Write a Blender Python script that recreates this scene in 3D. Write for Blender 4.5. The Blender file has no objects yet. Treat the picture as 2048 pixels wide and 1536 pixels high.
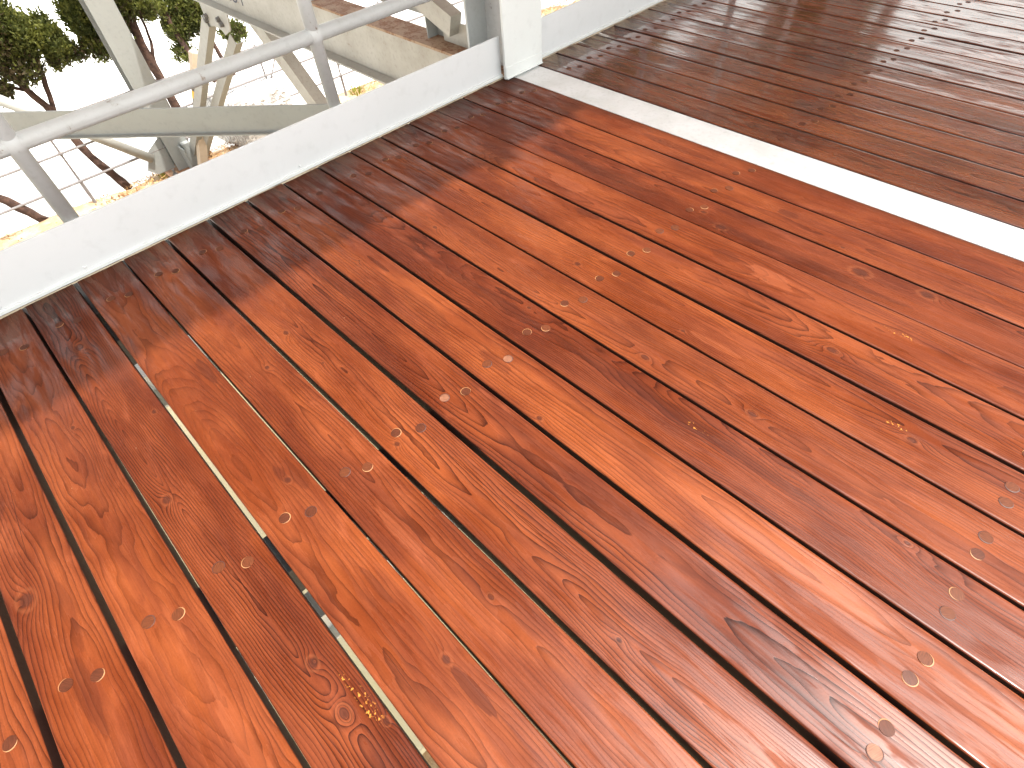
import bpy, bmesh, math, random
import numpy as np
from mathutils import Vector, Matrix, Euler

S = bpy.context.scene
COL = S.collection
R = math.radians

# ------------------------------------------------------------------ camera
cd = bpy.data.cameras.new('camera')
cam = bpy.data.objects.new('camera', cd); COL.objects.link(cam)
cd.sensor_width = 36; cd.lens = 36*1113.19/2048; cd.clip_start = .02; cd.clip_end = 2000
yaw, pit, rol = 2.43117794, 0.88005364, -0.0924264
fw = Vector((math.cos(yaw)*math.cos(pit), math.sin(yaw)*math.cos(pit), -math.sin(pit)))
rt = Vector((math.sin(yaw), -math.cos(yaw), 0)); up = rt.cross(fw)
r2 = math.cos(rol)*rt + math.sin(rol)*up; u2 = -math.sin(rol)*rt + math.cos(rol)*up
M = Matrix((r2, u2, -fw)).transposed().to_4x4(); M.translation = Vector((2.00774, .21533, 1.07666))
cam.matrix_world = M
S.camera = cam

# ------------------------------------------------------------------ light
SUN_EL, SUN_AZ = 66.0, 35.0            # sun stands high to the right of the photograph (azimuth measured from +X)
w = bpy.data.worlds.new('World'); S.world = w; w.use_nodes = True
nt = w.node_tree; nt.nodes.clear()
sky = nt.nodes.new('ShaderNodeTexSky'); sky.sky_type = 'NISHITA'; sky.sun_disc = False
sky.sun_elevation = R(SUN_EL); sky.sun_rotation = R(90-SUN_AZ)
sky.air_density = 3.0; sky.dust_density = 5.0; sky.ozone_density = 1.0
hs = nt.nodes.new('ShaderNodeHueSaturation'); hs.inputs['Saturation'].default_value = .18
bg = nt.nodes.new('ShaderNodeBackground'); bg.inputs['Strength'].default_value = .15
wo = nt.nodes.new('ShaderNodeOutputWorld')
nt.links.new(sky.outputs[0], hs.inputs['Color']); nt.links.new(hs.outputs[0], bg.inputs[0]); nt.links.new(bg.outputs[0], wo.inputs[0])
sd = bpy.data.lights.new('sun', 'SUN'); sd.energy = 2.0; sd.angle = R(1.2); sd.color = (1, .95, .88)
sun = bpy.data.objects.new('sun', sd); COL.objects.link(sun)
tv = Vector((-math.cos(R(SUN_AZ))*math.cos(R(SUN_EL)), -math.sin(R(SUN_AZ))*math.cos(R(SUN_EL)), -math.sin(R(SUN_EL))))
sun.rotation_euler = tv.to_track_quat('-Z', 'Y').to_euler()
S.view_settings.view_transform = 'Standard'; S.view_settings.look = 'None'
S.view_settings.exposure = 1.85; S.view_settings.gamma = 1; S.view_settings.use_curve_mapping = False
S.render.engine = 'CYCLES'

# ------------------------------------------------------------------ object helpers
def link(name, me, mats, parent=None):
    o = bpy.data.objects.new(name, me); COL.objects.link(o)
    if not isinstance(mats, (list, tuple)): mats = [mats]
    if len(me.materials) == 0:
        for m in mats: me.materials.append(m)
    o.parent = parent
    return o
def thing(name, label, cat, loc=(0, 0, 0), group=None):
    o = bpy.data.objects.new(name, None); COL.objects.link(o); o.location = loc
    o.empty_display_size = .1
    return tag(o, label, cat, group)
def tag(o, label=None, cat=None, group=None, kind=None):
    if label: o['label'] = label
    if cat: o['category'] = cat
    if group: o['group'] = group
    if kind: o['kind'] = kind
    return o
def done(name, bm, mats, parent=None, loc=None, smooth=False):
    me = bpy.data.meshes.new(name)
    bmesh.ops.recalc_face_normals(bm, faces=bm.faces)
    bm.to_mesh(me); bm.free()
    if smooth:
        for p in me.polygons: p.use_smooth = True
    o = link(name, me, mats, parent)
    if loc is not None: o.location = loc
    return o
def box(bm, x0, x1, y0, y1, z0, z1, bev=0):
    g = bmesh.ops.create_cube(bm, size=1)
    vs = g['verts']
    for v in vs:
        v.co = Vector(((x0+x1)/2+v.co.x*(x1-x0), (y0+y1)/2+v.co.y*(y1-y0), (z0+z1)/2+v.co.z*(z1-z0)))
    if bev:
        es = list({e for v in vs for e in v.link_edges})
        bmesh.ops.bevel(bm, geom=es, offset=bev, segments=2, affect='EDGES', profile=.6)
def prism(bm, prof, a, b, upv=(0, 0, 1)):
    """extrude a closed 2D profile (u across, v up) from point a to point b"""
    a, b = Vector(a), Vector(b); d = (b-a).normalized(); u = d.cross(Vector(upv)).normalized(); v = u.cross(d)
    A = [bm.verts.new(a+u*p[0]+v*p[1]) for p in prof]; B = [bm.verts.new(b+u*p[0]+v*p[1]) for p in prof]
    n = len(prof)
    for i in range(n): bm.faces.new((A[i], A[(i+1) % n], B[(i+1) % n], B[i]))
    bm.faces.new(A[::-1]); bm.faces.new(B)
def hprof(wd, h, t=.012, tw=.009):
    a, b = wd/2, h/2
    return [(-a, -b), (a, -b), (a, -b+t), (tw/2, -b+t), (tw/2, b-t), (a, b-t), (a, b), (-a, b), (-a, b-t), (-tw/2, b-t), (-tw/2, -b+t), (-a, -b+t)]
def rectp(wd, h): return [(-wd/2, -h/2), (wd/2, -h/2), (wd/2, h/2), (-wd/2, h/2)]
def tube(bm, pts, rad, seg=16, cap=True):
    pts = [Vector(p) for p in pts]; rings = []
    if not hasattr(rad, '__len__'): rad = [rad]*len(pts)
    for i, p in enumerate(pts):
        d = (pts[min(i+1, len(pts)-1)]-pts[max(i-1, 0)]).normalized()
        h = Vector((0, 0, 1)) if abs(d.z) < .9 else Vector((1, 0, 0))
        u = d.cross(h).normalized(); v = d.cross(u)
        rings.append([bm.verts.new(p+(u*math.cos(2*math.pi*k/seg)+v*math.sin(2*math.pi*k/seg))*rad[i]) for k in range(seg)])
    for A, B in zip(rings, rings[1:]):
        for k in range(seg): bm.faces.new((A[k], A[(k+1) % seg], B[(k+1) % seg], B[k]))
    if cap: bm.faces.new(rings[0][::-1]); bm.faces.new(rings[-1])
def copy_of(o, parent, loc=None, rot=None):
    c = o.copy(); COL.objects.link(c); c.parent = parent
    if loc is not None: c.location = loc
    if rot is not None: c.rotation_euler = rot
    return c

# ------------------------------------------------------------------ node helpers
class G:
    def __init__(s, name):
        s.m = bpy.data.materials.new(name); s.m.use_nodes = True; s.t = s.m.node_tree
        s.b = s.t.nodes['Principled BSDF']; s.o = s.t.nodes['Material Output']
    def n(s, k): return s.t.nodes.new(k)
    def put(s, sock, v):
        if isinstance(v, bpy.types.NodeSocket): s.t.links.new(v, sock)
        elif v is not None:
            if sock.type == 'RGBA' and len(v) == 3: v = (*v, 1)
            sock.default_value = v
    def f(s, op, a, b=None, c=None, clamp=False):
        n = s.n('ShaderNodeMath'); n.operation = op; n.use_clamp = clamp
        s.put(n.inputs[0], a)
        if b is not None: s.put(n.inputs[1], b)
        if c is not None: s.put(n.inputs[2], c)
        return n.outputs[0]
    def add(s, a, b): return s.f('ADD', a, b)
    def mul(s, a, b): return s.f('MULTIPLY', a, b)
    def sub(s, a, b): return s.f('SUBTRACT', a, b)
    def xyz(s, v):
        n = s.n('ShaderNodeSeparateXYZ'); s.put(n.inputs[0], v); return n.outputs
    def vec(s, x, y, z):
        n = s.n('ShaderNodeCombineXYZ'); s.put(n.inputs[0], x); s.put(n.inputs[1], y); s.put(n.inputs[2], z); return n.outputs[0]
    def noise(s, v, sc, det=3, ro=.5, dist=0, color=False):
        n = s.n('ShaderNodeTexNoise'); s.put(n.inputs['Vector'], v); n.inputs['Scale'].default_value = sc
        n.inputs['Detail'].default_value = det; n.inputs['Roughness'].default_value = ro; n.inputs['Distortion'].default_value = dist
        return n.outputs['Color' if color else 'Fac']
    def ramp(s, f, a, b, smooth=True):           # remap a..b -> 0..1 clamped
        n = s.n('ShaderNodeMapRange'); n.interpolation_type = 'SMOOTHSTEP' if smooth else 'LINEAR'
        s.put(n.inputs[0], f); n.inputs[1].default_value = a; n.inputs[2].default_value = b
        return n.outputs[0]
    def mix(s, f, a, b, mode='MIX'):
        n = s.n('ShaderNodeMix'); n.data_type = 'RGBA'; n.blend_type = mode
        s.put(n.inputs[0], f); s.put(n.inputs[6], a); s.put(n.inputs[7], b); return n.outputs[2]
    def coord(s, k='Object'): return s.n('ShaderNodeTexCoord').outputs[k]
    def bump(s, h, dist, strength=1, nrm=None):
        n = s.n('ShaderNodeBump'); s.put(n.inputs['Height'], h); n.inputs['Distance'].default_value = dist
        n.inputs['Strength'].default_value = strength
        if nrm is not None: s.put(n.inputs['Normal'], nrm)
        return n.outputs[0]
    def set(s, **k):
        for a, v in k.items(): s.put(s.b.inputs[a.replace('_', ' ')], v)

# ------------------------------------------------------------------ materials
def wood(name, seed, dark=.0, orange=.5, wetn=.0, lam=.0065, dep=.05, yc=.0, cont=.75, streak=.5, knots=(), patches=(), fine=1.0, yellow=(), cracks=()):
    g = G(name)
    p = g.coord('Object'); x, y, z = g.xyz(p)
    sd_ = seed*3.17
    n1 = g.noise(g.vec(g.mul(x, .8), sd_, 0), 1, 1); n2 = g.noise(g.vec(g.mul(x, .7), sd_+9, 0), 1, 1)
    d = g.add(g.mul(g.sub(n1, .5), .16), dep)
    ycx = g.add(g.mul(g.sub(n2, .5), .14), yc)
    wr = g.noise(g.vec(g.mul(x, 3.2), g.mul(y, 13), sd_), 1, 2, .55)
    wf = g.noise(g.vec(g.mul(x, 26), g.mul(y, 90), sd_), 1, 2)
    dy = g.sub(y, ycx)
    r = g.f('SQRT', g.add(g.mul(dy, dy), g.mul(d, d)))
    r = g.add(r, g.mul(g.sub(wr, .5), .028)); r = g.add(r, g.mul(g.sub(wf, .5), .0022))
    km = None; kr = None
    for (kx, ky, kR, A) in knots:
        dx = g.mul(g.sub(x, kx), 1/(kR*2.6)); dy_ = g.mul(g.sub(y, ky), 1/(kR*1.25))
        q = g.add(g.mul(dx, dx), g.mul(dy_, dy_))
        r = g.add(r, g.f('DIVIDE', A, g.add(g.mul(q, 1.0), 1)))
        dx2 = g.mul(g.sub(x, kx), 1/(kR*1.25)); dy2 = g.mul(g.sub(y, ky), 1/(kR*.85))
        q2 = g.f('SQRT', g.add(g.mul(dx2, dx2), g.mul(dy2, dy2)))
        q2 = g.add(q2, g.mul(g.sub(wf, .5), .5))
        core = g.ramp(q2, 1.0, .62); halo = g.ramp(g.f('ABSOLUTE', g.sub(q2, 1.25)), .4, .0)
        km = core if km is None else g.f('MAXIMUM', km, core)
        kr = halo if kr is None else g.f('MAXIMUM', kr, halo)
    t = g.mul(r, 1/lam)
    t = g.add(t, g.mul(g.noise(g.vec(g.mul(t, .31), sd_, 4), 1, 1), 1.9))
    fr = g.f('FRACT', t)
    late = g.f('POWER', fr, 4.0)
    late = g.mul(late, g.ramp(fr, 1.0, .965))
    late2 = g.mul(g.f('POWER', fr, 1.4), g.ramp(fr, 1.0, .965))
    vis = g.ramp(g.noise(g.vec(g.mul(x, 1.3), g.mul(y, 9), sd_+5), 1, 2), .34, .58)
    fib = g.noise(g.vec(g.mul(x, 9), g.mul(y, 330), sd_), 1, 3, .6)
    fib2 = g.noise(g.vec(g.mul(x, 3.2), g.mul(y, 70), sd_+2), 1, 2, .6)
    blot = g.noise(g.vec(g.mul(x, 2.1), g.mul(y, 11), sd_+1), 1, 3, .55, .25)
    blot2 = g.noise(g.vec(g.mul(x, 6.5), g.mul(y, 26), sd_+3), 1, 4, .6, .35)
    mott = g.noise(p, 260, 3, .7)
    # stain colours, all real albedos
    L0 = (.168, .043, .0125); L1 = (.140, .033, .0105); D0 = (.095, .020, .0070); D1 = (.036, .009, .006)
    base = tuple(a*(1-orange)+b*orange for a, b in zip(L1, L0))
    base = tuple(a*(1-dark)+b*dark for a, b in zip(base, D0))
    lo = tuple(a*(1-dark)+b*dark for a, b in zip((.085, .019, .009), D1))
    c = g.mix(g.mul(g.ramp(blot, .38, .70), .62), base, lo)
    c = g.mix(g.mul(g.ramp(fib2, .45, .75), .45*streak), c, lo)
    c = g.mix(g.mul(g.mul(late2, vis), .42*cont), c, tuple(v*.62 for v in lo))
    c = g.mix(g.mul(g.mul(late, g.add(g.mul(vis, .65), .35)), 1.25*cont), c, tuple(v*.30 for v in lo))
    hi = tuple(min(1, v*1.45+.01) for v in base)
    c = g.mix(g.mul(g.ramp(blot2, .56, .74), .32), c, hi)
    c = g.mix(g.mul(g.sub(1.0, g.ramp(blot2, .28, .42)), .30), c, tuple(v*.8 for v in lo))
    c = g.mix(1.0, c, g.vec(*[g.add(g.mul(g.sub(fib, .5), .55*fine), 1.0)]*3), 'MULTIPLY')
    c = g.mix(1.0, c, g.vec(*[g.add(g.mul(g.sub(mott, .5), .42), 1.0)]*3), 'MULTIPLY')
    cloud = g.noise(g.vec(g.mul(x, 2.6), g.mul(y, 7.5), sd_+23), 1, 4, .62)      # uneven coats of stain
    fine2 = g.noise(g.vec(g.mul(x, 14), g.mul(y, 55), sd_+29), 1, 3, .6)
    cm = g.add(g.ramp(cloud, .34, .66), g.mul(g.sub(fine2, .5), .5))
    c = g.mix(1.0, c, g.vec(g.add(g.mul(cm, .42), .69), g.add(g.mul(cm, .54), .57), g.add(g.mul(cm, .58), .53)), 'MULTIPLY')
    if km is not None:
        c = g.mix(g.mul(km, .7), c, (.042, .013, .008)); c = g.mix(g.mul(kr, .24), c, (.19, .062, .026))
    gl = None
    for (px, py, a, b, dk) in patches:          # thick or thin runs of stain, each with its own outline
        dx = g.mul(g.sub(x, px), 1/a); dy_ = g.mul(g.sub(y, py), 1/b)
        q = g.f('SQRT', g.add(g.mul(dx, dx), g.mul(dy_, dy_)))
        q = g.add(q, g.mul(g.sub(blot2, .5), 1.8)); q = g.add(q, g.mul(g.sub(fib2, .5), 1.0))
        mk = g.ramp(q, 1.03, .90)
        if dk > 0: c = g.mix(g.mul(mk, dk*.8), c, tuple(v*.6 for v in lo))
        else: c = g.mix(g.mul(mk, -dk*.6), c, tuple(min(1, v*1.3+.01) for v in base))
    for (px, py, a, b) in yellow:                # bare yellow flecks where the stain did not take
        dx = g.mul(g.sub(x, px), 1/a); dy_ = g.mul(g.sub(y, py), 1/b)
        q = g.f('SQRT', g.add(g.mul(dx, dx), g.mul(dy_, dy_)))
        sp = g.ramp(g.noise(p, 130, 3, .65), .575, .63)
        c = g.mix(g.mul(g.mul(g.ramp(q, 1.0, .5), sp), .85), c, (.42, .18, .035))
    for (xa, ya, xb, yb, w_) in cracks:          # drying cracks
        m_ = (yb-ya)/(xb-xa); yl = g.add(g.mul(g.sub(x, xa), m_), ya); yl = g.add(yl, g.mul(g.sub(g.noise(g.vec(g.mul(x, 30), sd_, 0), 1, 3), .5), .004))
        dd = g.f('ABSOLUTE', g.sub(y, yl)); tp = g.mul(g.ramp(x, xa, xa+.08), g.ramp(x, xb, xb-.12))
        c = g.mix(g.mul(g.mul(g.ramp(dd, w_, w_*.4), tp), .9), c, (.02, .006, .004))
    # specks of dust and sand
    vo = g.n('ShaderNodeTexVoronoi'); g.put(vo.inputs['Vector'], p); vo.inputs['Scale'].default_value = 26
    g.put(vo.inputs['Randomness'], 1.0)
    sp = g.mul(g.ramp(vo.outputs['Distance'], .028, .018), g.f('GREATER_THAN', g.xyz(vo.outputs['Color'])[0], .78))
    c = g.mix(g.mul(sp, .7), c, (.42, .28, .17))
    gloss = g.noise(g.vec(g.mul(x, 5), g.mul(y, 38), sd_+7), 1, 4, .6, .5)
    wet = g.ramp(gloss, .38-wetn, .62-wetn)
    rough = g.add(g.mul(g.sub(1.0, wet), .26), .15-wetn*.7)
    rough = g.add(rough, g.mul(g.sub(fib, .5), .16))
    cw = g.add(g.mul(wet, .34+wetn*6), .07)
    cw = g.mul(cw, g.sub(1.0, g.mul(late, .5)))
    h = g.add(g.mul(fib, .35), g.mul(late, -.9)); h = g.add(h, g.mul(fib2, .6)); h = g.add(h, g.mul(mott, .3))
    b1 = g.bump(h, .00035, .8)
    big = g.noise(g.vec(g.mul(x, 3), g.mul(y, 14), sd_+11), 1, 2)
    b2 = g.bump(big, .0022, .6)
    b3 = g.bump(h, .00010, .7, b2)
    g.set(Base_Color=c, Roughness=g.add(rough, .16), Normal=b1, Coat_Weight=cw, Coat_Roughness=rough, Coat_Normal=b3)
    g.b.inputs['Specular IOR Level'].default_value = .06; g.b.inputs['Coat IOR'].default_value = 1.6
    return g.m

def paint(name, col, col2, rough=.42, rust=0, rcol=(.30, .13, .06), sc=4, dirt=.25, spec=.5, coat=0, bumpd=.0006):
    g = G(name); p = g.coord('Object')
    a = g.noise(p, sc, 5, .6); b = g.noise(p, sc*9, 4, .6); f = g.noise(p, 420, 2, .6)
    c = g.mix(g.mul(g.ramp(a, .35, .7), dirt), col, col2)
    c = g.mix(g.mul(g.ramp(b, .5, .75), dirt*.6), c, tuple(v*.75 for v in col2))
    if rust:
        rm = g.ramp(g.add(g.mul(a, .6), g.mul(b, .4)), .62-rust*.3, .70-rust*.22)
        c = g.mix(rm, c, g.mix(b, rcol, tuple(v*.4 for v in rcol)))
    h = g.add(g.mul(b, .7), g.mul(f, .3))
    g.set(Base_Color=c, Roughness=g.add(g.mul(b, .18), rough-.09), Normal=g.bump(h, bumpd, .7))
    g.b.inputs['Specular IOR Level'].default_value = spec; g.b.inputs['Coat Weight'].default_value = coat
    return g.m

m_white = paint('white_gloss_paint', (.62, .65, .64), (.55, .57, .56), .38, dirt=.3, bumpd=.0009)
m_flange = paint('worn_white_flange_paint', (.60, .61, .61), (.46, .47, .45), .34, dirt=.6, sc=7, bumpd=.0016)
m_plate = paint('light_grey_plate_paint', (.58, .60, .61), (.53, .55, .55), .5, dirt=.35, sc=2.2)
m_pipe = paint('aged_silver_pipe_paint', (.44, .46, .46), (.36, .37, .35), .42, dirt=.4, sc=7, rust=.06, rcol=(.35, .27, .2))
m_steel = paint('grey_green_steel_paint', (.29, .305, .295), (.23, .24, .23), .5, dirt=.4, sc=3)
m_beige = paint('chalky_beige_steel_paint', (.37, .37, .34), (.29, .28, .25), .55, dirt=.5, sc=3)
m_web = paint('weathered_girder_paint', (.40, .39, .35), (.27, .25, .21), .5, dirt=.6, sc=5, rust=.03)
m_rust = paint('rust_stained_flange', (.36, .26, .18), (.22, .12, .07), .7, dirt=.9, sc=9, rust=.5, rcol=(.34, .17, .09), spec=.3, bumpd=.003)
m_seal = paint('old_beige_sealant', (.36, .31, .23), (.25, .20, .13), .7, dirt=.8, sc=14, rust=.1)
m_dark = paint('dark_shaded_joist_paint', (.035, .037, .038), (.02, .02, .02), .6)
m_bolt = paint('dull_bolt_steel', (.16, .16, .16), (.1, .09, .08), .5, dirt=.6, sc=30)
m_side = paint('gap_shade_plank_edge', (.030, .010, .006), (.018, .007, .005), .6, sc=12, spec=.3)  # near-black plank sides: the shade inside the gaps, put into the colour

def simple(name, col, rough=.8, var=.3, sc=6, col2=None, bd=.01, emis=None):
    g = G(name); p = g.coord('Object')
    a = g.noise(p, sc, 6, .65); b = g.noise(p, sc*11, 4, .7)
    c = g.mix(g.ramp(a, .35, .65), col, col2 or tuple(v*(1-var) for v in col))
    c = g.mix(1.0, c, g.vec(*[g.add(g.mul(g.sub(b, .5), .7*var+.1), 1.0)]*3), 'MULTIPLY')
    g.set(Base_Color=c, Roughness=rough, Normal=g.bump(g.add(a, g.mul(b, .4)), bd, .8))
    g.b.inputs['Specular IOR Level'].default_value = .3
    return g.m
m_soil = simple('ochre_sandy_soil', (.60, .46, .30), .95, .35, 5, (.42, .28, .16), .03)
m_pave = simple('pale_pavement', (.78, .77, .74), .9, .08, 1.2, (.72, .70, .66), .004)
m_bark = simple('brown_bark', (.11, .062, .045), .95, .5, 20, (.05, .03, .024), .02)
m_stone = None

# ------------------------------------------------------------------ setting: ground
bm = bmesh.new()
n = 60
vs = {}
rnd = random.Random(4)
EDGE = -5.76
# soil bank under and beside the platform, lumpy, ending along a ragged edge
NX, NY = 34, 150
for i in range(NX+1):
    for j in range(NY+1):
        yy = -9+j*24/NY
        e = EDGE+.05*math.sin(yy*2.3)+.03*math.sin(yy*7.1+1)+rnd.uniform(-.015, .015)
        tt = i/NX; xx = e+(tt**2.2)*22
        zz = -2.32+.05*math.sin(yy*1.7+xx*2)+rnd.uniform(-.015, .02)
        if i == 0: zz = -2.62
        elif i == 1: zz -= .05
        vs[i, j] = bm.verts.new((xx, yy, zz))
for i in range(NX):
    for j in range(NY): bm.faces.new((vs[i, j], vs[i+1, j], vs[i+1, j+1], vs[i, j+1]))
o = done('soil_bank', bm, m_soil, smooth=True); tag(o, kind='structure')
bm = bmesh.new(); box(bm, -2.6, 1.3, -4, 8, -2.6, -2.20)  # added slab; its pale cream stands in for sunlit ground below the gap
o = done('lit_ground_slab', bm, simple('cream_lit_ground', (.80, .70, .42), .95, .1, 3, (.76, .68, .46), .004)); tag(o, kind='structure')
bm = bmesh.new()
box(bm, -900, 900, -900, 900, -2.9, -2.55)
o = done('pavement', bm, m_pave); tag(o, kind='structure')

# ------------------------------------------------------------------ the deck
P = .15
deck = thing('wooden_deck', 'red brown stained timber deck of long parallel planks fixed with round plugs', 'deck')
# centre line of each gap: (position at x=0, position at x=2), in plank pitches
gaps = {-2: (-1.98, -2.02), -1: (-1.0, -1.008), 0: (-.03, -.005), 1: (.995, .973), 2: (2.003, 2.027), 3: (2.988, 3.024), 4: (4.006, 4.016), 5: (5.003, 4.963),
        6: (6.004, 5.985), 7: (7.012, 7.0), 8: (8.004, 7.995), 9: (9.016, 9.015), 10: (9.986, 9.981), 11: (10.976, 11.058), 12: (11.998, 12.038), 13: (12.986, 12.999),
        16: (16.054, 16.059), 17: (17.02, 17.071), 18: (18.03, 18.079), 19: (19.01, 18.928), 20: (19.94, 19.924), 21: (20.97, 20.859), 22: (21.9, 21.82), 23: (22.9, 22.84), 24: (23.9, 23.87), 25: (24.8, 24.77), 26: (25.75, 25.74), 27: (26.8, 26.78), 28: (27.75, 27.74)}
def gap(k, x):
    if k == 14: a, b = 13.955, 13.93
    elif k == 15: a, b = 15.06, 15.075
    else: a, b = gaps.get(k, (k-.2 if k > 28 else k, k-.2 if k > 28 else k))
    return (a+(b-a)*x/2)*P
halfw = {1: .0060, 0: .0046, 2: .0029, 3: .0044, 4: .0052, 5: .0042, 6: .0038, 7: .0036, 8: .0032, 9: .0042, 10: .0038, 11: .0016, 12: .0034, -1: .0052, -2: .0054, 14: .0, 15: 0}
rw = random.Random(11)
def hw(k): return halfw.get(k, .0030 if k < 14 else .0052)*(1.22 if k in (3, 4, 5, 6, 8, 9, 10, 12, -1, -2) else 1)
def plank_mesh(k, hL, hR, x0, x1, rr):
    """one board with eased edges, slightly bowed, in local coordinates about its centre line"""
    T = .050; bm = bmesh.new(); rings = []
    yc = ((gap(k, 1)+gap(k+1, 1))/2)
    ph1, ph2 = rr.uniform(0, 6), rr.uniform(0, 6); tilt = rr.uniform(-.005, .005); dz = rr.uniform(-.0012, .0008)
    N = 20
    for i in range(N+1):
        x = x0+(x1-x0)*i/N
        a = gap(k, x)+hL-yc+.0007*math.sin(x*3.1+ph1); b = gap(k+1, x)-hR-yc+.0007*math.sin(x*2.7+ph2)
        z = dz+.0008*math.sin(x*1.9+ph1)
        e = .0028; cup = -.0006
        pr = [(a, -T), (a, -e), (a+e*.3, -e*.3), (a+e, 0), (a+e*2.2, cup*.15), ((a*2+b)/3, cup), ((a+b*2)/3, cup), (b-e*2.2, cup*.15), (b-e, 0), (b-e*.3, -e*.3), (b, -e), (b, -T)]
        rings.append([bm.verts.new((x, yy, zz+z+tilt*yy)) for yy, zz in pr])
    m = len(rings[0])
    for A, B in zip(rings, rings[1:]):
        for q in range(m):
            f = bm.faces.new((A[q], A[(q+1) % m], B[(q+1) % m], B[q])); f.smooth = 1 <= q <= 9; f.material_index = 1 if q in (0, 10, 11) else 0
    bm.faces.new(rings[0][::-1]); bm.faces.new(rings[-1])
    return bm, yc, (dz, tilt, ph1)

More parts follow.
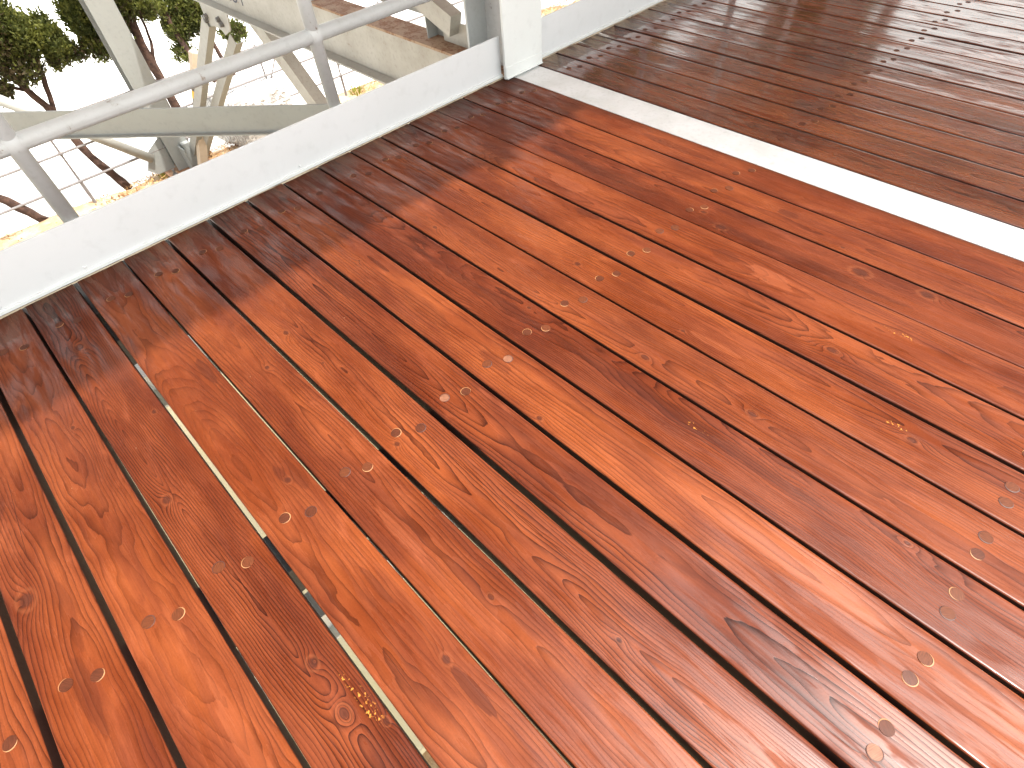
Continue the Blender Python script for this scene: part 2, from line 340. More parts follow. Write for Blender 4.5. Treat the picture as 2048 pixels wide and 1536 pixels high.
spec = {   # what sets each board apart: tone, grain, knots (x, y, radius, pull), runs of stain
    -3: dict(dark=.15, orange=.4, lam=.008),
    -2: dict(cracks=[(.62, .02, .96, -.01, .0008)], dark=.0, orange=.35, lam=.007, dep=.03, yc=.02, knots=[(1.01, -.033, .017, .030)], patches=[(1.10, .02, .10, .012, .35), (.72, -.02, .05, .014, .6), (1.28, .0, .09, .016, .5)]),
    -1: dict(dark=.0, orange=.55, lam=.005, dep=.09, cont=.55, knots=[(.62, .03, .006, .008)], patches=[(.47, -.045, .05, .018, .7), (.63, .01, .22, .02, .25), (1.55, .02, .2, .015, -.5)]),
    0: dict(dark=.22, orange=.2, lam=.0052, dep=.02, yc=.0, cont=1.0, knots=[(1.639, .013, .011, .040), (1.531, .017, .010, .022), (1.701, .058, .006, .012), (1.0, -.035, .010, .022), (.33, -.012, .014, .028), (.727, .046, .007, .01)], patches=[(.333, -.03, .05, .02, .5)], yellow=[(1.66, .05, .055, .014), (1.60, .045, .03, .007)]),
    1: dict(cracks=[(1.55, -.03, 1.78, -.035, .0006)], dark=.0, orange=.6, lam=.007, dep=.06, yc=-.02, cont=.5, knots=[(1.157, .030, .008, .012), (1.70, .040, .009, .014)], patches=[(1.77, .042, .05, .013, .85), (1.50, .03, .05, .009, .55), (.70, .05, .06, .012, .7), (1.13, .028, .03, .010, .6), (1.17, .05, .06, .012, .5)]),
    2: dict(dark=.0, orange=.55, lam=.0075, dep=.015, yc=.01, cont=.6, knots=[(.809, .018, .007, .016), (1.677, .020, .006, .012)], patches=[(.62, -.04, .06, .014, .3), (1.45, -.02, .1, .012, -.5)]),
    3: dict(cracks=[(1.28, .025, 1.84, .030, .0009)], dark=.0, orange=.55, lam=.0060, dep=.018, yc=.0, cont=.95, knots=[(.728, -.029, .009, .018), (1.262, -.040, .007, .014), (.907, -.019, .0035, .006), (1.9, -.02, .005, .01)]),
    4: dict(dark=.25, orange=.25, lam=.0085, dep=.02, yc=-.01, cont=1.0, knots=[(2.28, -.04, .004, .006)], patches=[(.62, .03, .12, .010, .6), (1.1, -.06, .4, .010, .3), (1.7, .03, .3, .02, .3), (2.15, -.02, .12, .02, .35)]),
    5: dict(dark=.0, orange=.8, lam=.009, dep=.03, yc=.02, cont=.55, knots=[(1.456, -.057, .007, .012), (.297, -.026, .006, .008), (.62, .0, .005, .01)], patches=[(.95, .0, .12, .025, .35), (1.25, .0, .06, .02, .5), (2.0, .02, .2, .03, -.45)]),
    6: dict(dark=.45, orange=.1, lam=.0042, dep=.10, yc=.05, cont=.7, streak=1.0, knots=[(1.17, .05, .005, .008), (2.188, .06, .006, .01)], patches=[(1.0, .01, .35, .018, .55), (1.6, .02, .4, .018, .5)], yellow=[(1.74, .018, .035, .009)]),
    7: dict(dark=.30, orange=.75, lam=.006, dep=.04, yc=-.01, cont=.6, knots=[(1.523, -.037, .009, .018), (1.812, -.014, .010, .020), (.668, -.029, .008, .016), (.60, -.01, .004, .008)], patches=[(1.5, .02, .3, .02, .3)]),
    8: dict(dark=.0, orange=.8, lam=.0065, dep=.015, yc=.02, cont=.75, knots=[(1.145, -.013, .009, .02), (1.539, -.044, .006, .012), (2.10, .006, .009, .018)], patches=[(1.35, .0, .1, .016, .4), (1.62, -.03, .08, .012, -.5)], yellow=[(2.06, .02, .03, .01)]),
    9: dict(cracks=[(1.5, .03, 1.9, .026, .0007)], dark=.15, orange=.5, lam=.0055, dep=.05, yc=.03, cont=.65, knots=[(1.853, -.003, .011, .02), (.693, -.017, .006, .012)], patches=[(1.0, .052, .05, .014, .8)]),
    10: dict(dark=.0, orange=.45, lam=.0065, dep=.05, yc=-.03, cont=.55, knots=[(1.594, -.021, .006, .012)], patches=[(.82, .0, .09, .03, -.6), (1.6, .0, .07, .03, -.7), (1.45, .0, .04, .03, .5)], yellow=[(1.95, .01, .05, .012)]),
    11: dict(dark=.75, orange=.2, lam=.0048, dep=.03, yc=.03, cont=.75, knots=[(1.365, -.036, .015, .030), (1.28, .0, .009, .014), (1.774, .029, .020, .040), (1.945, .050, .016, .030)], patches=[(.85, -.02, .25, .02, .6), (1.6, -.03, .3, .02, .5)]),
    12: dict(dark=.05, orange=.45, lam=.0062, dep=.04, cont=.45, knots=[(1.688, -.043, .006, .012)], patches=[(1.487, .015, .04, .015, .7)]),
    13: dict(dark=.40, orange=.3, lam=.0055, dep=.05, cont=.5, knots=[(.9, .0, .006, .012)], patches=[(.95, .0, .15, .02, .5)]),
    15: dict(dark=.7, orange=.15), 16: dict(dark=.35, orange=.3, patches=[(1.7, .0, .12, .02, .5)]), 17: dict(dark=.3, orange=.2), 18: dict(dark=.45, orange=.1, knots=[(1.799, .053, .014, .03)]),
    19: dict(dark=.45, orange=.2), 20: dict(dark=.3, orange=.2), 21: dict(dark=.35, orange=.2, knots=[(1.62, .0, .013, .026)]),
    24: dict(dark=.35, orange=.2, knots=[(1.55, .02, .012, .02)]), 25: dict(dark=.3, orange=.2, knots=[(1.443, .03, .012, .02)]),
}
for k_ in spec:
    if k_ > 14: spec[k_].update(wetn=.10, orange=.9); spec[k_]['dark'] = spec[k_].get('dark', .3)*.3
spare = []
for q in range(5):
    rr = random.Random(q+50)
    spare.append(wood('stained_timber_spare', 60+q, wetn=.10, dark=.0+.1*(q % 3), orange=1.0, lam=rr.uniform(.005, .008), dep=rr.uniform(.02, .07), yc=rr.uniform(-.04, .04), cont=.6,
                      knots=[(rr.uniform(.2, 1.8), rr.uniform(-.05, .05), .009, .018), (rr.uniform(.2, 1.8), rr.uniform(-.05, .05), .006, .012)]))
def plug_mat(name, seed, col):
    g = G(name); p = g.coord('Object'); x, y, z = g.xyz(p)
    f = g.noise(g.vec(g.mul(x, 60), g.mul(y, 700), seed), 1, 3); a = g.noise(p, 90+seed, 3)
    c = g.mix(g.ramp(f, .3, .7), col, tuple(v*.55 for v in col)); c = g.mix(g.mul(a, .4), c, tuple(v*.6 for v in col))
    g.set(Base_Color=c, Roughness=.55, Coat_Weight=.10, Coat_Roughness=.3, Normal=g.bump(f, .0003, .6)); g.b.inputs['Specular IOR Level'].default_value = .1; return g.m
pm = [plug_mat('plug_end_brown', 1, (.085, .024, .011)), plug_mat('plug_end_orange', 2, (.115, .033, .013)), plug_mat('plug_end_pale', 3, (.22, .095, .055)), plug_mat('plug_end_dark', 5, (.06, .018, .010))]
m_ring = paint('raw_wood_rim', (.30, .14, .055), (.15, .055, .02), .6, sc=60)
m_rimd = paint('dark_plug_rim', (.05, .016, .01), (.04, .012, .01), .6, sc=40)
def plug_mesh(mat, rim, arc, seed):
    rr = random.Random(seed); bm = bmesh.new(); N = 22; R0 = .0118
    c = bm.verts.new((0, 0, .0007)); ring = [bm.verts.new((R0*math.cos(2*math.pi*i/N), R0*math.sin(2*math.pi*i/N), .0006+.0003*math.cos(2*math.pi*i/N))) for i in range(N)]
    low = [bm.verts.new((v.co.x*1.02, v.co.y*1.02, -.002)) for v in ring]
    for i in range(N):
        bm.faces.new((c, ring[i], ring[(i+1) % N])); bm.faces.new((ring[i], low[i], low[(i+1) % N], ring[(i+1) % N]))
    s = rr.uniform(0, 6.28)                         # crescent of raw wood where the hole is a little larger
    K = int(N*arc); P1 = []
    for i in range(K+1):
        a = s+2*math.pi*arc*i/K; wdt = .0016*math.sin(math.pi*i/K)+.0002
        P1.append((bm.verts.new(((R0+.0003)*math.cos(a), (R0+.0003)*math.sin(a), .0009)), bm.verts.new(((R0+.0003+wdt)*math.cos(a), (R0+.0003+wdt)*math.sin(a), .0005))))
    for (a, b), (c2, d2) in zip(P1, P1[1:]):
        f = bm.faces.new((a, b, d2, c2)); f.material_index = 1
    me = bpy.data.meshes.new('plug'); bm.normal_update(); bm.to_mesh(me); bm.free(); me.materials.append(mat); me.materials.append(rim); return me
plugs = [plug_mesh(pm[0], m_ring, .75, 1), plug_mesh(pm[1], m_ring, .55, 2), plug_mesh(pm[0], m_rimd, .9, 3), plug_mesh(pm[1], m_rimd, .8, 4), plug_mesh(pm[3], m_rimd, .7, 5), plug_mesh(pm[2], m_rimd, .8, 6), plug_mesh(pm[0], m_ring, .4, 7)]
pale = {(4, 1, 0), (4, 2, 0), (5, 1, 1)}
rp = random.Random(21)
for k in list(range(-9, 14))+list(range(15, 40)):
    rr = random.Random(k*13+5)
    x0 = rr.uniform(-.006, -.001) if k != 15 and k != 13 else .012
    if k == 15: x0 = .002
    if k == 13: x0 = .003
    bm, yc, (dz, tilt, ph1) = plank_mesh(k, hw(k), hw(k+1), x0, 4.2, rr)
    mat = wood('stained_timber', k+20, **spec[k]) if k in spec else spare[k % 5]
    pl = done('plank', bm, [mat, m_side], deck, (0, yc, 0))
    for ji, jx in enumerate((.192, 1.25, 2.288)):
        if k > 28 or k < -4: continue
        for si, sy in enumerate((-.148, .165)):
            me = plugs[5] if (k, ji, si) in pale else plugs[rp.choice((0, 0, 1, 1, 2, 3, 3, 6, 6))]
            lx = jx+(.0145 if (si == 1 and ji < 2) else -.013 if ji < 2 else 0)+rp.uniform(-.004, .004); ly = sy*P+(gap(k, lx)+gap(k+1, lx))/2-yc+rp.uniform(-.002, .002)
            zz = dz+.0008*math.sin(lx*1.9+ph1)+tilt*ly-.0002
            q = bpy.data.objects.new('plug', me); COL.objects.link(q); q.parent = pl
            q.location = (lx, ly, zz); q.rotation_euler = (0, 0, rp.uniform(0, 6.28))
for jx in (.265, 1.265, 2.29, 3.35):
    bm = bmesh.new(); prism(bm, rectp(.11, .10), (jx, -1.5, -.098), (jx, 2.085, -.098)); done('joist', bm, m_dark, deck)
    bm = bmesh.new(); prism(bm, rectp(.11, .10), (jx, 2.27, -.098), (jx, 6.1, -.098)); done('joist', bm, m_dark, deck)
bm = bmesh.new(); prism(bm, hprof(.27, .2, .01, .008), (-.40, -1.5, -.75), (-.40, 6, -.75)); tag(done('floor_beam', bm, m_white), 'white steel beam glimpsed through the widest gap between planks near the railing', 'steel beam')
bm = bmesh.new(); prism(bm, hprof(.10, .2, .01, .008), (1.10, -1.5, -.75), (1.10, 6, -.75)); tag(done('floor_beam', bm, m_white), 'white steel beam glimpsed through the widest plank gap near the bottom of the photo', 'steel beam')

bm = bmesh.new(); box(bm, -.10, .135, -1.6, 2.085, -.15, -.054); done('gap_blocker', bm, m_dark, deck)  # added dark box that keeps bright ground out of the gap ends
bm = bmesh.new(); box(bm, -.10, .135, 2.27, 6.1, -.15, -.054); done('gap_blocker', bm, m_dark, deck)
# ------------------------------------------------------------------ girder under the platform, its flange showing between the two bays
gird = thing('steel_girder', 'long grey white steel girder whose flange crosses the deck and runs out under the railing', 'girder', (0, 2.178, 0))
GY = .0; zt, zb = -.005, -.325
bm = bmesh.new(); prism(bm, rectp(.158, .012), (0.0, 0, zt-.006), (4.2, 0, zt-.006)); done('top_flange', bm, m_flange, gird)
bm = bmesh.new(); prism(bm, rectp(.158, .012), (-7, 0, zt-.006), (-.003, 0, zt-.006)); o = done('top_flange', bm, m_rust, gird); o['label'] = 'rust brown outer length of the top flange'
bm = bmesh.new(); prism(bm, rectp(.010, zt-zb-.026), (-7, 0, (zt+zb)/2), (4.2, 0, (zt+zb)/2)); done('web', bm, m_web, gird)
bm = bmesh.new(); prism(bm, rectp(.150, .012), (-7, 0, zb+.006), (4.2, 0, zb+.006)); done('bottom_flange', bm, m_beige, gird)
bm = bmesh.new(); box(bm, -1.80, -1.78, -.05, .05, zt, .02); box(bm, -1.86, -1.80, -.004, .004, zt, .10); done('lug_plate', bm, m_pipe, gird)
m_ink = paint('blue_black_marker_ink', (.02, .02, .05), (.03, .03, .06), .5)
fc = bpy.data.curves.new('lettering', 'FONT'); fc.body = 'NO 1'; fc.size = .15; fc.extrude = .0006; fc.shear = .25; fc.space_character = .9
tx = bpy.data.objects.new('lettering', fc); COL.objects.link(tx)
bpy.context.view_layer.update()
me = bpy.data.meshes.new_from_object(tx); bpy.data.objects.remove(tx)
tx = link('lettering', me, m_ink, gird); tx.rotation_euler = (R(90), 0, 0); tx.location = (-3.29, -.0062, -.245)

# ------------------------------------------------------------------ deck column in front of the girder
col = thing('steel_column', 'white steel column standing where the two deck bays meet at the railing', 'column', (0, 2.16, 0))
bm = bmesh.new(); box(bm, .028, .040, -.118, .122, .003, 3.3, .001); done('front_flange', bm, m_white, col)
bm = bmesh.new(); box(bm, -.205, -.193, -.118, .122, -.012, 3.3); done('back_flange', bm, m_pipe, col)
m_wr = paint('pitted_column_web_paint', (.42, .43, .44), (.30, .30, .30), .55, dirt=.5, rust=.16, rcol=(.10, .05, .03), sc=11)
bm = bmesh.new(); box(bm, -.193, .028, -.005, .005, -.012, 3.3); done('web', bm, m_wr, col)
bm = bmesh.new(); box(bm, .040, .0425, -.116, .120, .004, .050, .001); box(bm, .0402, .050, -.114, .118, .003, .008, .002); done('weld_strip', bm, m_white, col)

# ------------------------------------------------------------------ railings
def railing(y0, y1, posts, label, holes):
    t = thing('railing', label, 'railing', (0, (y0+y1)/2, 0)); c = (y0+y1)/2
    bm = bmesh.new(); box(bm, -.008, .0, y0-c, y1-c, .0, .170, .0012); done('kick_plate', bm, m_plate, t)
    bm = bmesh.new(); box(bm, .0002, .0085, y0-c, y1-c, .0035, .0155, .002); done('bottom_lip', bm, m_white, t)
    bm = bmesh.new(); rq = random.Random(9)          # crumbly bead of old sealant along the foot of the plate
    ys = [y0-c+(y1-y0)*i/90 for i in range(91)]; top = [rq.uniform(.002, .0045) for _ in ys]; out = [rq.uniform(.0095, .0125) for _ in ys]
    A_ = [bm.verts.new((.0086, yv, t_)) for yv, t_ in zip(ys, top)]; B_ = [bm.verts.new((o_, yv, -.002)) for yv, o_ in zip(ys, out)]; C_ = [bm.verts.new((.0086, yv, -.002)) for yv in ys]
    for i in range(90):
        bm.faces.new((A_[i], A_[i+1], B_[i+1], B_[i])); bm.faces.new((B_[i], B_[i+1], C_[i+1], C_[i]))
    done('sealant_bead', bm, m_seal, t)
    bm = bmesh.new()
    for hy in holes:
        g = bmesh.ops.create_uvsphere(bm, u_segments=10, v_segments=6, radius=.0052)
        for v in g['verts']: v.co = Vector((v.co.x*.6+.002, v.co.y+hy-c, v.co.z+.0265))
    if holes: done('weld_spot', bm, m_plate, t, smooth=True)
    else: bm.free()
    for z in (.400, .78, 1.12):
        bm = bmesh.new(); tube(bm, [(-.028, y0-c+(.0 if z < 1 else 0), z), (-.028, y1-c, z)], .0235, 24)
        for py in posts:   # weld fillets where rail meets post
            g = bmesh.ops.create_uvsphere(bm, u_segments=20, v_segments=12, radius=.0275)
            for v in g['verts']: v.co = Vector((v.co.x-.028, v.co.y*1.25+py-c, v.co.z*1.25+z))
        done('rail', bm, m_pipe, t, smooth=True)
    for py in posts:
        bm = bmesh.new(); tube(bm, [(-.028, py-c, .150), (-.028, py-c, 1.12)], .0235, 24); done('post', bm, m_pipe, t, smooth=True)
    return t
railing(-3.5, 2.052, (-2.6, -1.65, -.70, .255, 1.215), 'silver pipe railing with grey kick plate along the nearer deck bay, left of the column', (.20, .99, -.05))
railing(2.172, 6.6, (3.2, 4.15, 5.1, 6.05), 'pipe railing with pale kick plate along the farther deck bay, behind the column', (3.0,))

# ------------------------------------------------------------------ knee bracket behind the column
kb = thing('knee_bracket', 'grey steel knee bracket and gusset fixed behind the white column above the girder', 'bracket', (-.2, 2.2, 0))
bm = bmesh.new(); prism(bm, rectp(.10, .07), (-.72, -.03, .262), (-.24, -.03, .10), (0, 1, 0)); done('inclined_arm', bm, m_web, kb)
bm = bmesh.new()
vsx = [bm.verts.new((x, yv, z)) for yv in (-.004, .004) for x, z in ((-.38, zt+.001), (-.006, zt+.001), (-.006, .10), (-.2, .10), (-.38, .085))]
bm.faces.new(vsx[:5]); bm.faces.new(vsx[5:][::-1])
for i in range(5): bm.faces.new((vsx[i], vsx[(i+1) % 5], vsx[5+(i+1) % 5], vsx[5+i]))
done('gusset_plate', bm, m_web, kb)
bm = bmesh.new(); box(bm, -.47, -.41, .030, .038, zt+.001, .13); box(bm, -.478, -.470, -.036, .038, zt+.001, .13); done('stiffener', bm, m_steel, kb)
bm = bmesh.new(); prism(bm, rectp(.03, .03), (-1.9, .25, -.02), (-.45, .16, .03)); done('angle_stay', bm, m_beige, kb)

# ------------------------------------------------------------------ horizontal diagonal brace below the railing
br = thing('diagonal_brace', 'flat grey green steel brace running diagonally below the pipe rail', 'brace', (-2, 1.25, -.5))
bm = bmesh.new(); a = Vector((-3.75, -.22, -.50))-Vector((-2, 1.25, -.5)); b = Vector((-1.15, 2.02, -.50))-Vector((-2, 1.25, -.5))
prism(bm, [(-.006, -.085), (.006, -.085), (.006, .085), (-.006, .085)], a, b); prism(bm, [(.006, -.085), (.008+.03, -.085), (.038, -.077), (.006, -.077)], a, b)
done('face_plate', bm, m_steel, br)

# ------------------------------------------------------------------ outer column and trestle
oc = thing('outer_column', 'grey green steel column rising from the soil edge below the railing', 'column', (-5.6, 1.77, -2.3))
bm = bmesh.new(); box(bm, .10, .114, -.125, .125, .03, 6.2); done('front_flange', bm, m_steel, oc)
bm = bmesh.new(); box(bm, -.125, -.111, -.125, .125, .03, 6.2); done('back_flange', bm, m_steel, oc)
bm = bmesh.new(); box(bm, -.111, .10, -.005, .005, .03, 6.2); done('web', bm, m_steel, oc)
bm = bmesh.new(); box(bm, -.26, .26, -.26, .26, .0, .028); done('base_plate', bm, m_rust, oc)
for sx in (-.2, .2):
    for sy in (-.2, .2):
        bm = bmesh.new(); g = bmesh.ops.create_cone(bm, cap_ends=True, segments=6, radius1=.028, radius2=.028, depth=.03); 
        for v in g['verts']: v.co += Vector((sx, sy, .045))
        g = bmesh.ops.create_cone(bm, cap_ends=True, segments=10, radius1=.014, radius2=.014, depth=.07)
        for v in g['verts']: v.co += Vector((sx, sy, .075))
        done('anchor_bolt', bm, m_bolt, oc)
bm = bmesh.new()
pts = [(-.125, .04), (-.33, .04), (-.42, .12), (-.30, .32), (-.125, .42)]
A = [bm.verts.new((.0, y, z)) for y, z in pts]; B = [bm.verts.new((.010, y, z)) for y, z in pts]
bm.faces.new(A[::-1]); bm.faces.new(B)
for i in range(5): bm.faces.new((A[i], A[(i+1) % 5], B[(i+1) % 5], B[i]))
done('gusset_plate', bm, m_steel, oc)
bm = bmesh.new(); box(bm, .114, .30, -.006, .006, .03, .30); box(bm, .114, .2, .03, .12, .03, .32); done('stiffener', bm, m_steel, oc)
bm = bmesh.new(); tube(bm, [(.005, -.31, .23), (.005, -1.30, 1.28)], .052, 14); o = done('pipe_strut', bm, m_beige, oc, smooth=True)

tr = thing('trestle', 'chalky beige steel trestle legs bolted with a gusset under the long girder', 'trestle', (-3.5, 2.178, zb))
def leg(a, b, wd, h, mat, upv=(0, 1, 0)):
    bm = bmesh.new(); o_ = Vector((-3.5, 2.178, zb)); prism(bm, [(-wd/2, -h/2), (wd/2, -h/2), (wd/2, h/2), (wd/2-.008, h/2), (wd/2-.008, -h/2+.008), (-wd/2, -h/2+.008)], Vector(a)-o_, Vector(b)-o_, upv); return done('leg', bm, mat, tr)
leg((-3.70, 2.12, -.46), (-5.45, 1.90, -2.12), .10, .07, m_beige)
leg((-3.56, 2.235, -.60), (-5.42, 1.99, -2.15), .09, .07, m_beige)
leg((-3.10, 2.278, -.36), (-.80, 2.29, -2.26), .15, .10, m_web)
bm = bmesh.new(); pts = [(-.21, 0), (-.215, -.11), (-.32, -.205), (-.085, -.15), (.05, -.155), (.09, -.185), (.24, -.12), (.30, 0)]
A = [bm.verts.new((x, -.075, z)) for x, z in pts]; B = [bm.verts.new((x, -.065, z)) for x, z in pts]; k8 = len(pts)
bm.faces.new(A); bm.faces.new(B[::-1])
for i in range(k8): bm.faces.new((A[i], A[(i+1) % k8], B[(i+1) % k8], B[i]))
done('gusset_plate', bm, m_beige, tr)
for bx, bz in ((-.15, -.085), (-.18, -.12), (.10, -.065), (.13, -.095)):
    bm = bmesh.new(); g = bmesh.ops.create_cone(bm, cap_ends=True, segments=6, radius1=.022, radius2=.018, depth=.03)
    for v in g['verts']: v.co = Vector((v.co.x+bx, -.09-v.co.z, v.co.y+bz))
    done('bolt', bm, m_bolt, tr)

# ------------------------------------------------------------------ hazard striped marker post
g = G('hazard_stripe_tape'); x, y, z = g.xyz(g.coord('Object'))
lo_ = g.f('LESS_THAN', g.f('ABSOLUTE', g.sub(g.add(z, g.mul(y, .4)), .90)), .04); s = g.f('LESS_THAN', z, .72)
c = g.mix(lo_, (.09, .075, .065), (.70, .40, .03)); top = g.f('MAXIMUM', g.f('GREATER_THAN', z, 1.06), s); c = g.mix(top, c, g.mix(g.noise(g.coord('Object'), 14, 4), (.62, .52, .40), (.42, .32, .22)))
g.set(Base_Color=c, Roughness=.6); m_haz = g.m
hp = thing('marker_post', 'pale square marker post with black and yellow hazard tape beside the trestle leg', 'post', (-5.18, 1.80, -2.32)); hp.rotation_euler = (R(-23), 0, 0)
bm = bmesh.new(); box(bm, -.045, .045, -.045, .045, 0, 1.34, .004)
done('post_body', bm, m_haz, hp)
bm = bmesh.new(); g2 = bmesh.ops.create_cone(bm, cap_ends=True, segments=4, radius1=.064, radius2=.01, depth=.05)
for v in g2['verts']: v.co = Matrix.Rotation(R(45), 3, 'Z') @ v.co + Vector((0, 0, 1.365))
done('post_cap', bm, m_beige, hp)

# ------------------------------------------------------------------ wire fence at the soil edge
m_wire = paint('brownish_fence_wire', (.22, .21, .21), (.16, .13, .12), .6, sc=20, dirt=.6)
fe = thing('wire_fence', 'thin brown wire fence with slim posts along the edge of the soil bank', 'fence', (-5.6, 2, -2.35))
for z in (-2.01, -1.685, -1.36):
    bm = bmesh.new(); tube(bm, [(0, -6, z+2.35)]+[(0, yy-2, z+2.35+.004*math.sin(yy*3)) for yy in (-2, 0, 1, 2, 3, 4, 6)]+[(0, 9, z+2.35)], .0125, 6); done('wire', bm, m_wire, fe)
for py in (-2.9, -1.7, -.5, .675, 1.92, 3.15, 4.17, 5.0, 6.6, 8.0):
    bm = bmesh.new(); tube(bm, [(0, py-2, .0), (0, py-2, .35)], .018, 8); tube(bm, [(0, py-2, .35), (0, py-2, 1.02)], .012, 8)
    for z in (-2.01, -1.685, -1.36):
        g2 = bmesh.ops.create_uvsphere(bm, u_segments=8, v_segments=6, radius=.024)
        for v in g2['verts']: v.co += Vector((0, py-2, z+2.35))
    done('fence_post', bm, m_wire, fe)
for a, b in (((0, 1.90, .45), (0, 2.17, .95)), ((0, 2.17, .45), (0, 2.55, .85)), ((0, 1.2, .60), (0, 1.42, .92))):
    bm = bmesh.new(); tube(bm, [a, b], .009, 6); done('stay_wire', bm, m_wire, fe)

# ------------------------------------------------------------------ stone block
g = G('veined_pale_stone'); p = g.coord('Object'); wv = g.n('ShaderNodeTexWave'); g.put(wv.inputs['Vector'], g.n('ShaderNodeTexCoord').outputs['Object'])
wv.inputs['Scale'].default_value = 4.5; wv.inputs['Distortion'].default_value = 9; wv.inputs['Detail'].default_value = 3; wv.inputs['Detail Scale'].default_value = 2.5
c = g.mix(g.ramp(wv.outputs['Fac'], .35, .6), (.46, .45, .44), (.74, .73, .70)); g.set(Base_Color=c, Roughness=.8, Normal=g.bump(wv.outputs['Fac'], .02, .6))
bm = bmesh.new(); g2 = bmesh.ops.create_cube(bm, size=1); bmesh.ops.subdivide_edges(bm, edges=bm.edges[:], cuts=5, use_grid_fill=True)
rs = random.Random(3)
for v in bm.verts:
    v.co = Vector((v.co.x*.75, v.co.y*.80, v.co.z*.60))+Vector((rs.uniform(-.02, .02), rs.uniform(-.02, .02), rs.uniform(-.02, .02)))
o = done('stone_block', bm, g.m, None, (-5.74, 2.84, -2.03), smooth=True); o.rotation_euler = (0, 0, .15); tag(o, 'pale grey veined stone block lying at the soil edge behind the brace', 'stone')

# ------------------------------------------------------------------ trees and tufts
def leafmat(name, c1, c2):
    g = G(name); p = g.coord('Object'); a = g.noise(p, 7, 3); b = g.noise(p, 60, 2)
    c = g.mix(g.ramp(g.add(g.mul(a, .6), g.mul(b, .4)), .4, .6), c1, c2)
    g.set(Base_Color=c, Roughness=.65); g.b.inputs['Specular IOR Level'].default_value = .25
    tl = g.n('ShaderNodeBsdfTranslucent'); g.put(tl.inputs[0], g.mix(.5, c, (.16, .20, .03))); mx = g.n('ShaderNodeMixShader'); mx.inputs[0].default_value = .25
    g.t.links.new(g.b.outputs[0], mx.inputs[1]); g.t.links.new(tl.outputs[0], mx.inputs[2]); g.t.links.new(mx.outputs[0], g.o.inputs[0]); return g.m
m_leaf = leafmat('juniper_foliage', (.055, .068, .020), (.16, .17, .038))
m_leafd = leafmat('brown_inner_foliage', (.075, .050, .028), (.05, .045, .02))
def crown(name, blobs, parent, seed, per=2.4):
    """leaf-sized sprays packed in upright flame-like clumps; blobs = (centre, radii)"""
    rn = np.random.default_rng(seed); V = []; MI = []
    for (c, rad, tone) in blobs:
        nclump = int(150*per*rad[0]*rad[2]/.06)
        for _ in range(nclump):
            d = rn.normal(size=3); d /= np.linalg.norm(d); q = d*np.array(rad)*(rn.uniform(.25, 1)**.5); cc = np.array(c)+q
            ax = d*.6+np.array([0, 0, .9]); ax /= np.linalg.norm(ax)
            L = rn.uniform(.05, .11)
            for s_ in range(13):
                o_ = cc+ax*L*rn.uniform(-.5, .6)+rn.normal(size=3)*.016
                a = ax+rn.normal(size=3)*.55; a /= np.linalg.norm(a); b = np.cross(a, rn.normal(size=3)); b /= np.linalg.norm(b)
                l, w_ = rn.uniform(.020, .042), rn.uniform(.007, .014)
                V += [o_-b*w_, o_+b*w_, o_+a*l+b*w_*.5, o_+a*l-b*w_*.5]
                inner = np.linalg.norm(q/np.array(rad)) < .45
                MI.append(1 if (tone and rn.random() < tone) or (inner and rn.random() < .5) else 0)
    V = np.array(V, dtype=np.float32); nf = len(V)//4
    me = bpy.data.meshes.new(name); me.from_pydata(V.tolist(), [], np.arange(nf*4).reshape(-1, 4).tolist())
    me.materials.append(m_leaf); me.materials.append(m_leafd)
    me.polygons.foreach_set('material_index', np.array(MI, dtype=np.int32)); return link(name, me, m_leaf, parent)
def tree(base, label, trunks, blobs, seed):
    t = thing('juniper_tree', label, 'tree', base, 'juniper trees at the edge of the soil bank'); bv = Vector(base)
    for pts, r0, r1 in trunks:
        bm = bmesh.new(); rs = random.Random(seed); L = []; n_ = len(pts)
        for i in range(n_-1):
            for q in range(4):
                f = q/4; p_ = Vector(pts[i]).lerp(Vector(pts[i+1]), f)-bv; L.append(p_+Vector((rs.uniform(-.008, .008), rs.uniform(-.008, .008), 0)))
        L.append(Vector(pts[-1])-bv); tube(bm, L, [(r0+(r1-r0)*i/(len(L)-1))*rs.uniform(.88, 1.12) for i in range(len(L))], 9); done('trunk', bm, m_bark, t, smooth=True)
    crown('crown', [((c[0]-base[0], c[1]-base[1], c[2]-base[2]), r_, tn) for c, r_, tn in blobs], t, seed)
tree((-5.72, 1.08, -2.34), 'leaning juniper with two brown stems at far left of the railing view',
     [([(-5.72, 1.08, -2.34), (-5.85, .93, -1.9), (-5.98, .88, -1.45), (-6.0, .76, -1.02), (-6.0, .7, -.5)], .048, .03), ([(-5.98, .88, -1.45), (-6.0, 1.0, -1.1), (-6.05, 1.15, -.7)], .03, .016), ([(-6.0, .83, -1.2), (-5.98, .60, -1.05), (-5.95, .4, -.8)], .02, .012)],
     [((-6.0, .78, -.62), (.28, .22, .26), .45), ((-6.0, 1.02, -.70), (.22, .16, .26), .0), ((-6.0, 1.25, -.82), (.20, .13, .22), .0), ((-6.0, .85, -.98), (.2, .22, .16), .75), ((-6.05, 1.43, -1.0), (.12, .12, .08), .3), ((-6.0, 1.22, -1.02), (.12, .10, .08), .5), ((-6.1, .8, -.2), (.3, .42, .3), .1), ((-5.95, .55, -1.1), (.14, .12, .10), .7)], 5)
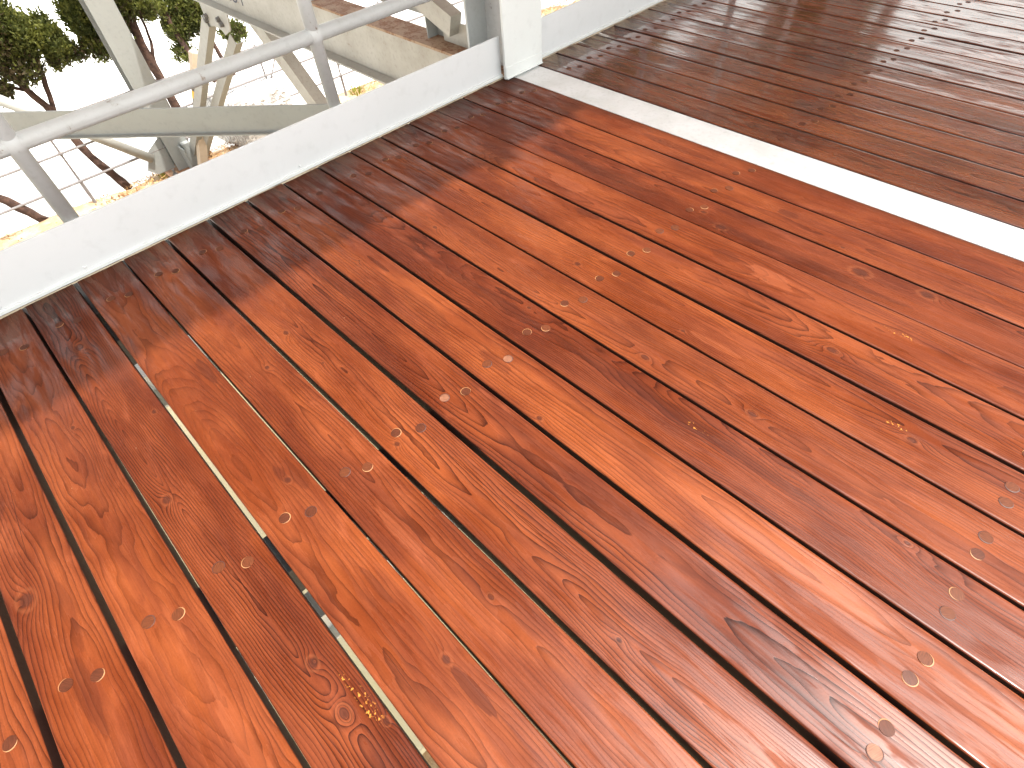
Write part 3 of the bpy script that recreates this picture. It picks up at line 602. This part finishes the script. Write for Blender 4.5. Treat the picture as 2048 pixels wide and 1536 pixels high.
tree((-5.73, 2.08, -2.34), 'juniper with one upright brown stem behind the grey green column',
     [([(-5.73, 2.08, -2.34), (-5.85, 2.05, -1.9), (-6.0, 2.06, -1.1), (-6.05, 2.1, -.4), (-6.1, 2.15, .1)], .06, .035), ([(-5.95, 2.06, -1.35), (-5.98, 2.16, -1.1), (-6.0, 2.2, -.8)], .022, .012)],
     [((-6.05, 1.65, -.72), (.2, .17, .30), .0), ((-6.0, 1.62, -1.02), (.13, .12, .13), .35), ((-6.05, 2.05, -.72), (.2, .16, .2), .35), ((-6.05, 2.28, -.78), (.18, .12, .14), .2), ((-6.05, 1.9, -.3), (.35, .35, .3), .1), ((-6.0, 1.9, -.95), (.1, .1, .12), .5)], 8)
tree((-6.3, 2.75, -2.5), 'farther juniper with a forked stem seen through the beige trestle legs',
     [([(-6.2, 2.95, -2.5), (-6.5, 2.87, -1.95), (-6.75, 2.72, -1.6), (-6.9, 2.70, -1.2), (-7.0, 2.7, -.8)], .045, .03), ([(-6.45, 3.15, -2.1), (-6.8, 3.12, -1.75), (-6.95, 3.1, -1.3)], .035, .02)],
     [((-6.95, 2.98, -1.18), (.25, .20, .28), .1), ((-6.95, 2.78, -1.30), (.2, .16, .2), .1), ((-6.9, 2.70, -1.58), (.16, .13, .10), .3), ((-6.95, 3.45, -1.55), (.2, .16, .12), .2), ((-7.0, 2.62, -1.0), (.2, .16, .16), .0), ((-7.0, 3.2, -1.0), (.3, .4, .25), .1)], 13)
tree((-5.72, .16, -2.34), 'bare lower stem of a juniper leaning out of the photo at the left edge',
     [([(-5.72, .167, -2.34), (-5.8, -.02, -2.0), (-5.9, -.25, -1.7), (-6.0, -.6, -1.1)], .05, .035)], [((-6.1, -.8, -.6), (.4, .4, .4), .1)], 17)
big = thing('juniper_tree', 'unseen juniper beyond the deck end, added as a dark reflection in the planks', 'tree', (-.35, 11.5, -2.5))  # unseen tree, added to reflect dark in the far planks
cr = next(o for o in COL.objects if o.name == 'crown.001'); tk = next(o for o in COL.objects if o.name.startswith('trunk') and o.parent and o.parent.location.y > 2 and o.parent.location.y < 2.5)
c_ = copy_of(cr, big, (-.6, 0, -1.2)); c_.scale = (3.2, 2.4, 3.4)
t_ = copy_of(tk, big, (0, 0, 0)); t_.scale = (2.5, 2.5, 2.5)
big2 = thing('juniper_tree', 'unseen broad juniper beyond the deck end, added to darken the plank reflections', 'tree', (-4.2, 10.2, -2.5))  # second unseen tree, added to block sky from the reflections at left
c_ = copy_of(cr, big2, (0, 0, -1.2)); c_.scale = (3.2, 3.4, 3.4)
t_ = copy_of(tk, big2, (0, 0, 0)); t_.scale = (2.5, 2.5, 2.5)
m_tuft = leafmat('yellow_green_blades', (.35, .33, .03), (.22, .26, .04))
def tuft(loc, n_, h, label, mat):
    rs = random.Random(int(loc[1]*100)); bm = bmesh.new()
    for i in range(n_):
        a = rs.uniform(0, 6.28); rr_ = rs.uniform(0, h*.7); l = h*rs.uniform(.5, 1); d = rs.uniform(.1, .6)
        c0 = Vector((math.cos(a)*rr_, math.sin(a)*rr_, 0)); tip = c0+Vector((math.cos(a)*l*d, math.sin(a)*l*d, l)); s_ = Vector((-math.sin(a), math.cos(a), 0))*.008
        bm.faces.new([bm.verts.new(q) for q in (c0-s_, c0+s_, tip)])
    o = done('grass_tuft', bm, mat, None, loc); tag(o, label, 'grass tuft', 'grass tufts on the soil bank')
tuft((-5.6, 4.35, -2.34), 110, .17, 'bright yellow green tuft on the soil between the pipe post and girder', m_tuft)
tuft((-5.65, .72, -2.34), 40, .10, 'small pale tuft at the foot of the slim fence post', m_tuft)
tuft((-5.68, 1.50, -2.34), 60, .10, 'yellowish tuft on the soil just left of the outer column', m_tuft)
# litter of bark and straw on the bank
rs = np.random.default_rng(2); V = []
for _ in range(9000):
    xx = EDGE+.04+rs.random()**1.6*1.1; yy = rs.uniform(-2.5, 9); c0 = np.array([xx, yy, -2.30+rs.uniform(-.01, .02)]); a = rs.normal(size=3)*[1, 1, .35]; a /= np.linalg.norm(a); b = np.cross(a, [0, 0, 1]); b /= np.linalg.norm(b)
    l, w_ = rs.uniform(.01, .035), rs.uniform(.002, .007); V += [c0-a*l-b*w_, c0-a*l+b*w_, c0+a*l+b*w_, c0+a*l-b*w_]
me = bpy.data.meshes.new('bark_litter'); me.from_pydata(np.array(V).tolist(), [], np.arange(len(V)).reshape(-1, 4).tolist())
o = link('bark_litter', me, simple('straw_bark_litter', (.50, .30, .12), .9, .5, 3, (.16, .07, .03))); tag(o, 'straw coloured bark and needle litter on the soil bank', 'litter', kind='stuff')

# ------------------------------------------------------------------ unseen upper platform, added and shaped to shade the deck
ud = thing('shade_platform', 'unseen timber boarded platform on steel joists, added above the deck to shade it', 'platform', (0, 0, 2.5))
m_soff = simple('soffit_timber', (.36, .19, .12), .7, .3, 4)
b0 = b1 = None
for k in range(41):          # boards over the railing side; shorter boards over the far bay only, leaving an opening shaped to let sun onto the near bay
    x = -3.59+k*.17
    if x < 1.40:
        if b0 is None:
            bm = bmesh.new(); box(bm, 0, .162, -4, 10.6, 0, .03); b0 = done('board', bm, m_soff, ud, (x, 0, .25))
        else: copy_of(b0, ud, (x, 0, .25))
    elif b1 is None:
        bm = bmesh.new(); box(bm, 0, .162, 2.78, 10.6, 0, .03); b1 = done('board', bm, m_soff, ud, (x, 0, .25))
    else: copy_of(b1, ud, (x, 0, .25))
for jy in (-3, -.5, 2.178, 4.8, 7.4, 10.0):
    bm = bmesh.new(); prism(bm, hprof(.15, .24), (-3.6, jy, .12), (1.48 if jy < 3 else 3.35, jy, .12)); done('joist', bm, m_steel, ud)
# unseen far column, placed for its dark streak in the deck reflections
for yy in (6.0,):
    t = thing('reflected_column', 'unseen steel column farther along the deck, placed for its dark reflection', 'column', (.05, yy, 0))
    bm = bmesh.new(); prism(bm, hprof(.24, .24), (0, 0, -.01), (0, 0, 2.5), (0, 1, 0)); done('shaft', bm, m_steel, t)
